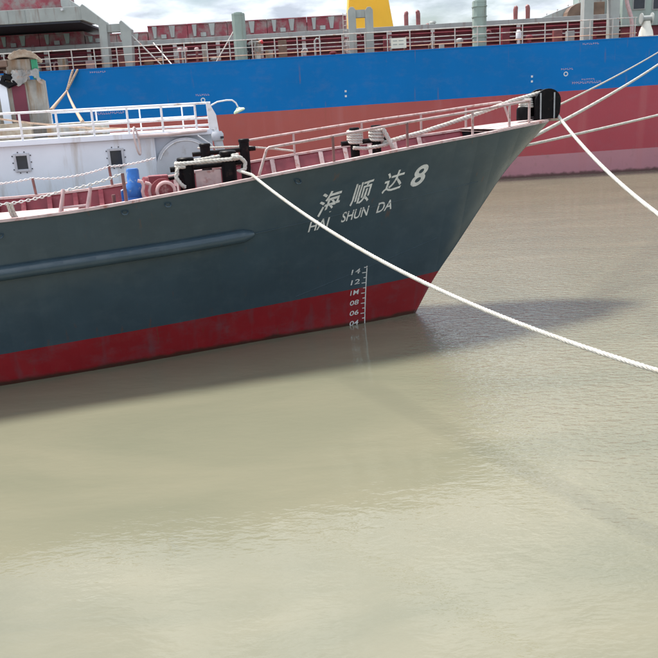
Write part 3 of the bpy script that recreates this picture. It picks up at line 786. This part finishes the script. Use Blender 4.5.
dome = [(lx(-7.66) + .66 * i / 16, 5.68 + .17 * math.sin(math.pi * (i / 16)) ** .6 + .012 * math.sin(i * 2.1)) for i in range(17)]
under = [(lx(-7.62) + .58 * i / 8, 5.64 + .06 * math.sin(math.pi * i / 8)) for i in range(9)]
MB().prism(dome + under[::-1], 'Y', 2.12, 3.6).build('awning', 'tarp_tan', wh, bevel=.015)
MB().box(lx(-7.75), lx(-7.20), 2.35, 2.9, 5.335, 5.66).build('awning_box', 'cabin_grey', wh, bevel=.01)
MB().box(lx(-7.18), lx(-7.05), 2.3, 2.5, 5.21, 5.64).build('green_panel', 'tarp_green', wh, bevel=.01)
MB().box(lx(-9.5), lx(-7.7), 2.2, 3.6, 5.50, 5.64).build('cabin_roof', 'brown_steel', wh, bevel=.02)
MB().tube([(lx(-7.82), 2.3, 5.30), (lx(-7.66), 2.28, 5.24), (lx(-7.60), 2.26, 5.12), (lx(-7.74), 2.27, 5.08), (lx(-7.88), 2.29, 5.16), (lx(-7.80), 2.3, 5.28)], .07, 8).build('black_hose', 'black_rubber', wh, smooth=True)
# boxes and boards stored on the roof
MB().box(lx(-7.0), lx(-5.6), 1.6, 2.4, 3.862, 4.16).build('roof_locker', 'cabin_grey', wv, bevel=.02)
MB().box(lx(-9.0), lx(-7.3), 1.2, 2.0, 3.862, 4.22).build('roof_locker', 'tarp_tan', wv, bevel=.02)
tag(rope('slack_line', [wv.matrix_basis @ Vector(p) for p in ((lx(-8.2), .3, 4.4), (lx(-7.2), .5, 4.2), (lx(-6.0), .6, 4.02), (lx(-5.1), .2, 3.96))], .02, 'rope_tan'), 'tan rope slanting down behind the white roof rail', 'rope')

# ropes from the carrier's deck edge to the white boat
kn = Vector((-12.9, 42.6, 5.85))
for i, (a, lab) in enumerate((((-12.55, 43.0, 6.9), 'tan rope from blue deck edge to the knot, farther from the portal legs'), ((-12.30, 43.0, 6.9), 'tan rope from blue deck edge to the knot, nearer the portal legs'))):
    tag(rope('hanging_rope', [Vector(a), Vector(a).lerp(kn, .5), kn], .06, 'rope_tan'), lab, 'rope', None)
wa = wv.matrix_basis @ Vector((lx(-6.95), 3.2, 4.50)); wb = wv.matrix_basis @ Vector((lx(-6.25), 3.5, 4.18))
tag(rope('hanging_rope', sagged(kn, wa, .0, 12), .045, 'rope_tan'), 'tan rope from the knot to the side of the wheelhouse', 'rope')
tag(rope('hanging_rope', sagged(kn, wb, .1, 12), .05, 'rope_tan'), 'tan rope from the knot down to the white boat\'s roof locker', 'rope')

# ------------------------------------------------------------------ the blue and red carrier behind
DZ = 6.88
cv = empty('cargo_ship', (0, 43.06, 0)); tag(cv, 'long cargo ship with bright blue upper side and worn red bottom behind the fishing boat', 'ship')
m = MB()
xs = [-80, -60, -40, -30, -20, -15, -10, -5, 0, 5, 10, 15, 20, 26, 32, 40, 48, 54]
def side_y(x): return 0 if x < 24 else 11 * ((x - 24) / 30) ** 2.2
for sgn in (0, 1):
    m.grid([[(x, (side_y(x) if not sgn else 22 - side_y(x)), z) for x in xs] for z in (-3, -.5, 0, 1, 2, 3, 4.3, 5.5, DZ)])
m.add([(-80, 0, -3), (-80, 22, -3), (-80, 22, DZ), (-80, 0, DZ)], [(0, 1, 2, 3)])
m.build('hull', 'carrier_hull', cv, smooth=True)
MB().grid([[(x, side_y(x) + (22 - 2 * side_y(x)) * k, DZ - .02) for x in xs] for k in (0, 1)]).build('deck', 'carrier_deck', cv)
MB().box(-80, 24, -.012, .05, DZ - .03, DZ + .035).build('deck_edge', 'carrier_hull', cv)
# railing
def pole(name, p, q, r, mat, par, n=8): return MB().tube([p, q], r, n).build(name, mat, par, smooth=True)
rl = pole('railing', (-38, .25, DZ + 1.02), (17.0, .25, DZ + 1.02), .028, 'carrier_rail', cv)
pole('rail_bar', (-38, .25, DZ + .64), (17.0, .25, DZ + .64), .022, 'carrier_rail', rl)
pole('rail_bar', (-38, .25, DZ + .26), (17.0, .25, DZ + .26), .024, 'carrier_rail_warm', rl)
p0 = MB().tube([(0, 0, 0), (0, 0, 1.02)], .030, 8).build('post', 'carrier_rail', rl, smooth=True, loc=(-25.6, .25, DZ))
x = -24.4
while x < 17: copy_at(p0, (x, .25, DZ), rl); x += 1.18
# hatch coaming with flange and stays
MB().box(-40, 17.4, 4.0, 16, DZ, 8.19).build('hatch_coaming', 'carrier_maroon', cv)
MB().box(-40, 17.4, 3.55, 16.1, 8.19, 8.46).build('coaming_flange', 'carrier_grey', cv, bevel=.02)
for z in (7.35, 7.8):
    MB().box(-40, 17.4, 3.9, 3.998, z, z + .05).build('coaming_stiffener', 'carrier_maroon', cv)
s0 = MB().prism([(3.6, 8.19), (3.6, 7.9), (3.72, DZ), (3.99, DZ), (3.99, 8.19)], 'X', -.02, .02).box(-.11, .11, 3.585, 3.62, DZ, 8.19).build('coaming_stay', 'carrier_rail', cv, loc=(-29.5, 0, 0))
x = -27.1
while x < 14: copy_at(s0, (x, 0, 0), cv); x += 2.42
# pipes, boxes and ladders along the coaming
for z, y, r_, mt in ((7.12, 3.3, .05, 'vent_red'), (7.55, 3.42, .035, 'carrier_rail'), (7.98, 3.45, .04, 'carrier_maroon')):
    MB().tube([(-38, y, z), (17.3, y, z)], r_, 8).build('deck_pipe', mt, cv, smooth=True)
rnd = random.Random(11)
x = -20.
while x < 16.5:
    k = rnd.random(); w_ = rnd.uniform(.2, .55); h_ = rnd.uniform(.35, 1.1); y_ = rnd.uniform(1.8, 3.0)
    mt = rnd.choice(['vent_red', 'carrier_maroon', 'carrier_grey', 'brown_steel', 'cabin_grey', 'carrier_maroon', 'pipe_pink'])
    if k < .45:
        MB().box(x, x + w_, y_, y_ + .35, DZ, DZ + h_).build('deck_locker', mt, cv, bevel=.02)
    elif k < .75:
        MB().tube([(x, y_, DZ), (x, y_, DZ + h_), (x + .1, y_, DZ + h_ + .1), (x + .24, y_, DZ + h_ + .08), (x + .28, y_, DZ + h_ - .08)], .055, 10).build('gooseneck_pipe', mt, cv, smooth=True)
    else:
        MB().lathe([(.12, DZ), (.12, DZ + h_ * .5), (.2, DZ + h_ * .55), (.2, DZ + h_ * .7), (.1, DZ + h_ * .78)], (x, y_, 0), 14).build('deck_vent', mt, cv, smooth=True)
    x += rnd.uniform(.5, 1.4)
# hatch cover side panels
hx = [-30 + 2.42 * i for i in range(7)] + [-12.9]
for a, b in list(zip(hx, hx[1:])) + [(-12.88, -11.1), (-11.1, -9.32)] + [(-9.3 + 2.26 * i, -9.3 + 2.26 * (i + 1)) for i in range(5)]:
    z1 = 9.14 if b < -12 else (8.92 if b < -9.31 else 9.22)
    c = MB().box(a + .012, b - .012, 4.25, 6.2, 8.464, z1).box(a + .012, b - .012, 4.20, 6.2, z1, z1 + .07).build('hatch_cover', 'hatch_red', cv, bevel=.012)
    for k, (u, wd) in enumerate(((.18, .26), (.62, .34))):
        xx = a + (b - a) * u
        MB().prism([(xx - wd / 2, z1), (xx + wd / 2, z1), (xx + wd * .25, 8.60), (xx - wd * .25, 8.60)], 'Y', 4.17, 4.248).build('lifting_lug', 'carrier_mint' if b < -10 else 'carrier_grey', c, bevel=.008)
    MB().box(a + (b - a) * .33, a + (b - a) * .33 + .30, 4.16, 4.248, 8.56, 8.78).build('cleat_box', 'carrier_grey', c, bevel=.01)
MB().box(-9.3, 2.0, 6.2, 15.6, 8.464, 9.20).build('hatch_top', 'hatch_red', cv)
# raised cover beam and portal legs at the stern side
gb = MB().box(-40, -11.95, .9, 3.2, 9.40, 10.08).build('crane_girder', 'carrier_grey', cv, bevel=.02)
MB().box(-40, -12.1, .95, 7.5, 9.30, 9.398).build('girder_shade_panel', 'dark_under', gb)  # dark panel painting in the deep shadow between girder and hatch
for xg in (-15.85, -14.95, -17.6): MB().box(xg - .02, xg + .02, .86, .898, 9.45, 10.04).build('girder_rib', 'carrier_grey', gb)
MB().lathe([(.06, .76), (.06, .898)], (-12.95, 0, 9.95), 10, 'Y').build('girder_lamp', 'mark_white', gb)
MB().box(-40, -13.7, 3.6, 6, 10.35, 11.4).build('upper_cover', 'hatch_red', gb, bevel=.02)
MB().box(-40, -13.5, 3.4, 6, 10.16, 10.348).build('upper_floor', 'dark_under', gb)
MB().prism([(-13.7, 11.3), (-13.4, 10.9), (-12.2, 10.05), (-12.9, 10.05), (-13.7, 10.45)], 'Y', 3.3, 3.6).build('sloped_brace', 'carrier_grey', gb, bevel=.01)
MB().prism([(-11.952, 9.40), (-11.952, 10.08), (-11.85, 10.16), (-10.72, 9.22), (-10.80, DZ), (-11.22, DZ), (-11.14, 9.08)], 'Y', .72, 1.3).build('portal_leg', 'carrier_grey', cv, bevel=.02)
MB().prism([(-9.97, DZ), (-9.59, DZ), (-9.46, 8.80), (-9.94, 9.27), (-10.05, 9.17)], 'Y', .72, 1.3).build('portal_leg', 'carrier_grey', cv, bevel=.02)
MB().box(-10.74, -10.02, .85, 1.2, 8.72, 9.12).build('portal_tie', 'carrier_grey', cv, bevel=.01)
# box pillars
def pillar(x0, x1, zt, mat, cap=True, rings=()):
    c = (x1 - x0) * .22
    def oc(a, b, y0, y1, k): return [(a + k, y0), (b - k, y0), (b, y0 + k), (b, y1 - k), (b - k, y1), (a + k, y1), (a, y1 - k), (a, y0 + k)]
    m = MB().prism(oc(x0, x1, .5, 1.2, c), 'Z', DZ, zt - .18)
    m.prism(oc(x0 + .0, x1 - .0, .5, 1.2, c), 'Z', zt - .178, zt - .06).prism(oc(x0 + .12, x1 - .12, .6, 1.1, c), 'Z', zt - .059, zt)
    o = m.build('pillar', mat, cv, bevel=.01)
    for z in rings: MB().prism(oc(x0 - .03, x1 + .03, .47, 1.23, c), 'Z', z, z + .05).build('band', mat, o)
    MB().box(x0 - .1, x1 + .1, .42, 1.28, DZ, DZ + .06).build('base_plate', mat, o, bevel=.01)
    return o
pillar(-4.14, -3.48, 9.32, 'carrier_mint')
pillar(8.52, 9.20, 9.27, 'carrier_mint', rings=(7.4, 7.9, 8.4, 8.9))
def slim(x0, x1, zt):
    m = MB().prism([(x0, DZ), (x1, DZ), (x1, zt - .14), (x1 - .12, zt), (x0 + .12, zt), (x0, zt - .14)], 'Y', .55, 1.15)
    o = m.build('pillar', 'carrier_grey', cv, bevel=.015); MB().box(x0 - .1, x1 + .1, .47, 1.25, DZ, DZ + .07).build('base_plate', 'carrier_grey', o, bevel=.01)
slim(1.94, 2.34, 9.24); slim(2.84, 3.24, 9.20); slim(14.30, 14.80, 11.4); slim(15.70, 16.18, 11.3)
MB().box(2.342, 2.838, .7, 1.0, 8.72, 9.10).build('pillar_tie', 'carrier_grey', cv)
MB().box(14.802, 15.698, .7, 1.0, 8.95, 9.4).build('pillar_tie', 'carrier_grey', cv)
# ladder beside the slim pillars
ld = MB()
for x in (1.66, 1.86): ld.tube([(x, .9, DZ), (x + .02, .9, 9.0)], .02, 6)
for i in range(8): ld.tube([(1.66, .9, DZ + .25 + .25 * i), (1.86, .9, DZ + .25 + .25 * i)], .014, 6)
ld.build('ladder', 'carrier_rail', cv, smooth=True)
# diagonal braces of the railing
for a, b in (((-9.6, .9, 8.62), (-8.0, .5, DZ)), ((-4.1, .9, 8.45), (-5.15, .5, DZ)), ((-8.9, 3.5, 8.3), (-7.6, 1.6, DZ))):
    pole('brace', a, b, .035, 'carrier_rail', cv)
# funnel on its casing
MB().box(-2, 14, 17.2, 21.9, DZ, 9.2).build('casing', 'carrier_grey', cv, bevel=.02)
fn = MB().prism([(2.55, 9.2), (6.16, 9.2), (5.45, 13.6), (2.95, 13.6)], 'Y', 18.2, 21.4).build('funnel', 'funnel_yellow', cv, bevel=.25, )
MB().prism([(2.99, 13.605), (5.41, 13.605), (5.3, 14.2), (3.05, 14.2)], 'Y', 18.3, 21.3).build('funnel_cap', 'black_steel', fn, bevel=.05)
# gooseneck vents on the hatch
def vent(x, y, zt, flip):
    s = -1 if flip else 1
    MB().tube([(x, y, 8.4), (x, y, zt - .18), (x + .03 * s, y, zt - .06), (x + .08 * s, y - .04, zt)], [.13, .135, .13, .075], 12).build('vent', 'vent_red', cv, smooth=True)
vent(5.70, 7, 9.55, False); vent(6.42, 7, 9.58, True); vent(12.28, 7, 9.50, False); vent(13.02, 7, 9.53, True); vent(6.95, 7, 8.80, False)
MB().lathe([(.16, 8.46), (.16, 8.62), (.22, 8.66), (.18, 8.74)], (7.0, 5, 0), 14).build('vent_cowl', 'carrier_grey', cv, smooth=True)
# red air pipes and a white vent head along the deck
for x, h in ((-7.06, .86), (-6.76, .88), (-6.16, .84)):
    a = MB().tube([(x, .9, DZ), (x, .9, DZ + h - .18)], .065, 10).build('air_pipe', 'vent_red', cv, smooth=True)
    MB().lathe([(.09, DZ + h - .18), (.12, DZ + h - .15), (.12, DZ + h - .04), (.07, DZ + h)], (x, .9, 0), 14).build('cap', 'pipe_pink', a, smooth=True)
a = MB().tube([(10.96, .9, DZ), (10.96, .9, DZ + .34)], .07, 10).build('air_pipe', 'mark_white', cv, smooth=True)
MB().lathe([(.09, DZ + .32), (.15, DZ + .36), (.15, DZ + .68), (.08, DZ + .78)], (10.96, .9, 0), 14).build('cap', 'mark_white', a, smooth=True)
# cream notice board on the railing
nb = MB().box(4.10, 4.90, .19, .215, 7.05, 7.56).build('notice_board', 'bucket_white', cv, bevel=.006)
for i, (x, wd) in enumerate(((4.20, .22), (4.50, .26))):
    for z in (7.40, 7.22): MB().box(x, x + wd, .183, .189, z, z + .05).build('board_mark', 'carrier_grey', nb)
# deck gear to the right: chute, brown hood, winches, house with windows
MB().prism([(12.9, 8.47), (15.5, 9.32), (19.5, 10.5), (19.5, 8.47)], 'Y', 5.2, 9).build('sloped_cover', 'carrier_grey', cv, bevel=.02)
for i in range(4): MB().prism([(13.6 + i * .62, 8.72 + i * .205), (13.66 + i * .62, 8.74 + i * .205), (13.66 + i * .62, 8.82 + i * .205), (13.6 + i * .62, 8.80 + i * .205)], 'Y', 5.1, 5.198).build('cover_lug', 'carrier_rail', cv)
hood = [(14.55, 8.47), (14.6, 8.75), (14.78, 9.0), (15.05, 9.15), (15.45, 9.2), (16.7, 9.2), (16.7, 8.47)]
MB().prism(hood, 'Y', 4.3, 5.15).build('brown_hood', 'brown_steel', cv, bevel=.02)
hs = MB().box(17.3, 26, 3.2, 12, 7.7, 12).build('deck_house', 'carrier_mint', cv, bevel=.02)
for x0, x1, z0, z1 in ((17.9, 18.5, 8.6, 9.6), (19.0, 19.6, 8.55, 9.6), (20.1, 20.7, 8.6, 9.6)):
    f = MB().box(x0 - .05, x1 + .05, 3.15, 3.198, z0 - .05, z1 + .05).build('window', 'carrier_grey', hs); MB().box(x0, x1, 3.13, 3.148, z0, z1).build('pane', 'dark_glass', f)
MB().box(17.3, 26, 3.4, 12, DZ, 7.698).build('house_base', 'carrier_maroon', cv)
for x in (17.75, 18.95):
    w_ = MB().lathe([(.40, DZ), (.34, DZ + .35), (.24, DZ + .62), (.20, DZ + .86)], (x, .9, 0), 18).build('winch_pedestal', 'bucket_white', cv, smooth=True)
    MB().lathe([(.28, -.3), (.28, -.26), (.14, -.24), (.14, .24), (.28, .26), (.28, .3)], (x, .9, DZ + 1.0), 16, 'X').build('winch_drum', 'carrier_grey', w_, smooth=True)
MB().box(16.9, 19.9, .3, 1.5, DZ - .01, DZ + .09).build('winch_bed', 'carrier_rail', cv, bevel=.01)
MB().tube([(16.95, .8, DZ), (16.95, .8, 7.6), (16.88, .8, 8.0), (16.7, .9, 8.6), (16.6, 1.2, 9.6)], .10, 10).build('davit', 'pipe_pink', cv, smooth=True)
# small load marks and lettering rows on the blue side (too small to read)
def ring_mark(x, z, r=.12):
    m = MB(); n = 20
    for i in range(n):
        a, b = 2 * math.pi * i / n, 2 * math.pi * (i + 1) / n
        m.add([(x + r * math.cos(a), -.006, z + r * math.sin(a)), (x + r * math.cos(b), -.006, z + r * math.sin(b)), (x + r * .6 * math.cos(b), -.006, z + r * .6 * math.sin(b)), (x + r * .6 * math.cos(a), -.006, z + r * .6 * math.sin(a))], [(0, 1, 2, 3)])
    m.build('load_mark', 'mark_white', cv)
def dash_row(x0, x1, z, h, seed, mat='mark_pink'):
    rnd = random.Random(seed); m = MB(); x = x0
    while x < x1:
        wd = rnd.uniform(.05, .09); k = rnd.random()
        m.box(x, x + .02, -.006, -.001, z, z + h)
        m.box(x + .021, x + wd, -.006, -.001, z + (0 if k < .5 else h * .4), z + (h * .3 if k < .5 else h * .7)); x += wd + .035
    m.build('hull_lettering', mat, cv)
ring_mark(-5.95, 5.02); dash_row(-6.3, -5.65, 5.24, .10, 1)
ring_mark(13.25, 5.28); dash_row(13.0, 13.65, 5.48, .10, 2)
dash_row(-11.75, -10.15, 4.58, .13, 3); dash_row(-11.4, -10.6, 4.76, .08, 4)
dash_row(13.6, 15.1, 4.74, .13, 5); dash_row(14.1, 14.8, 4.92, .08, 6)
for x, z in ((1.6, 5.05), (1.6, 4.80), (11.46, 5.25), (11.46, 5.0)):
    MB().box(x - .05, x + .05, -.006, -.001, z - .05, z + .05).build('hull_mark', 'mark_white', cv)
for x in (-11.2, 14.6): dash_row(x - .5, x + .35, DZ - .20, .09, int(x * 10))
# low yellowish scuffs low on the red side
MB().box(12.1, 13.0, -.006, -.001, 2.92, 3.04).build('hull_mark', 'tarp_tan', cv)

# ------------------------------------------------------------------ worker bending over a bucket by the carrier's rail
def person():
    j = {}; E_ = []; V_ = []; R_ = []
    def v(n, p, r): j[n] = len(V_); V_.append(p); R_.append(r)
    def e(a, b): E_.append((j[a], j[b]))
    v('pelvis', (0, 0, .86), .145); v('waist', (.13, 0, .95), .13); v('chest', (.36, 0, .99), .15); v('neck', (.52, 0, .96), .062); v('head0', (.60, 0, .94), .085); v('head1', (.70, 0, .91), .092)
    e('pelvis', 'waist'); e('waist', 'chest'); e('chest', 'neck'); e('neck', 'head0'); e('head0', 'head1')
    for s, n in ((1, 'l'), (-1, 'r')):
        st = .10 * s
        v('hip' + n, (.0, .10 * s, .80), .095); v('knee' + n, (.08 + st * .3, .12 * s, .46), .062); v('ankle' + n, (-.02 + st * .6, .13 * s, .09), .045); v('toe' + n, (.15 + st * .6, .14 * s, .04), .04)
        e('pelvis', 'hip' + n); e('hip' + n, 'knee' + n); e('knee' + n, 'ankle' + n); e('ankle' + n, 'toe' + n)
        v('sh' + n, (.42, .17 * s, .96), .065); v('el' + n, (.40 + st * .4, .21 * s, .68), .045); v('wr' + n, (.47 + st * .3, .14 * s, .46), .030); v('pa' + n, (.49 + st * .3, .13 * s, .39), .032)
        e('chest', 'sh' + n); e('sh' + n, 'el' + n); e('el' + n, 'wr' + n); e('wr' + n, 'pa' + n)
        for k, dy in enumerate((-.03, -.01, .01, .03)):
            v('f%d' % k + n, (.51 + st * .3, .13 * s + dy, .33), .009); v('g%d' % k + n, (.495 + st * .3, .13 * s + dy, .29 + .006 * abs(k - 1)), .008); e('pa' + n, 'f%d' % k + n); e('f%d' % k + n, 'g%d' % k + n)
        v('th' + n, (.53 + st * .3, .13 * s - .04 * s, .37), .010); e('pa' + n, 'th' + n)
    me = bpy.data.meshes.new('person'); me.from_pydata(V_, E_, [])
    o = bpy.data.objects.new('person', me); COL.objects.link(o)
    md = o.modifiers.new('skin', 'SKIN'); md.use_smooth_shade = True
    for i, d in enumerate(me.skin_vertices[0].data): d.radius = (R_[i], R_[i]); d.use_root = (i == 0)
    sd = o.modifiers.new('sub', 'SUBSURF'); sd.levels = 1; sd.render_levels = 1
    dg = bpy.context.evaluated_depsgraph_get(); m2 = bpy.data.meshes.new_from_object(o.evaluated_get(dg))
    o.modifiers.clear(); o.data = m2; m2.materials.clear()
    for n in ('cloth_grey', 'cloth_dark', 'skin'): m2.materials.append(MATS[n])
    for f in m2.polygons:
        c = f.center
        f.material_index = 2 if (c.x > .54 and c.z > .8) or (c.x > .38 and c.z < .47) else (1 if (c.z < .82 and c.x < .27) else 0)
        f.use_smooth = True
    return o
pw = person(); pw.location = (-3.42, 43.06 + .95, DZ - .02)
tag(pw, 'worker in grey shirt and dark trousers bending over a bucket by the ship\'s rail', 'person')
MB().lathe([(.115, -.02), (.112, .03), (.085, .09), (.03, .115)], (0, 0, 0), 16).build('helmet', 'helmet_red', pw, smooth=True, loc=(.70, 0, .945)).rotation_euler = (0, math.radians(65), 0)
bk = empty('bucket', (-2.93, 43.06 + .92, DZ - .015)); tag(bk, 'off-white plastic bucket on the ship\'s deck beside the bending worker', 'bucket')
MB().lathe([(.12, 0), (.16, .32), (.175, .33), (.175, .35), (.15, .35), (.115, .03)], (0, 0, 0), 20).build('body', 'bucket_white', bk, smooth=True)
MB().tube([(.165 * math.cos(a), 0, .33 - .10 * math.sin(a)) for a in [math.pi * i / 12 for i in range(13)]], .008, 6).build('handle', 'galvanised', bk, smooth=True)
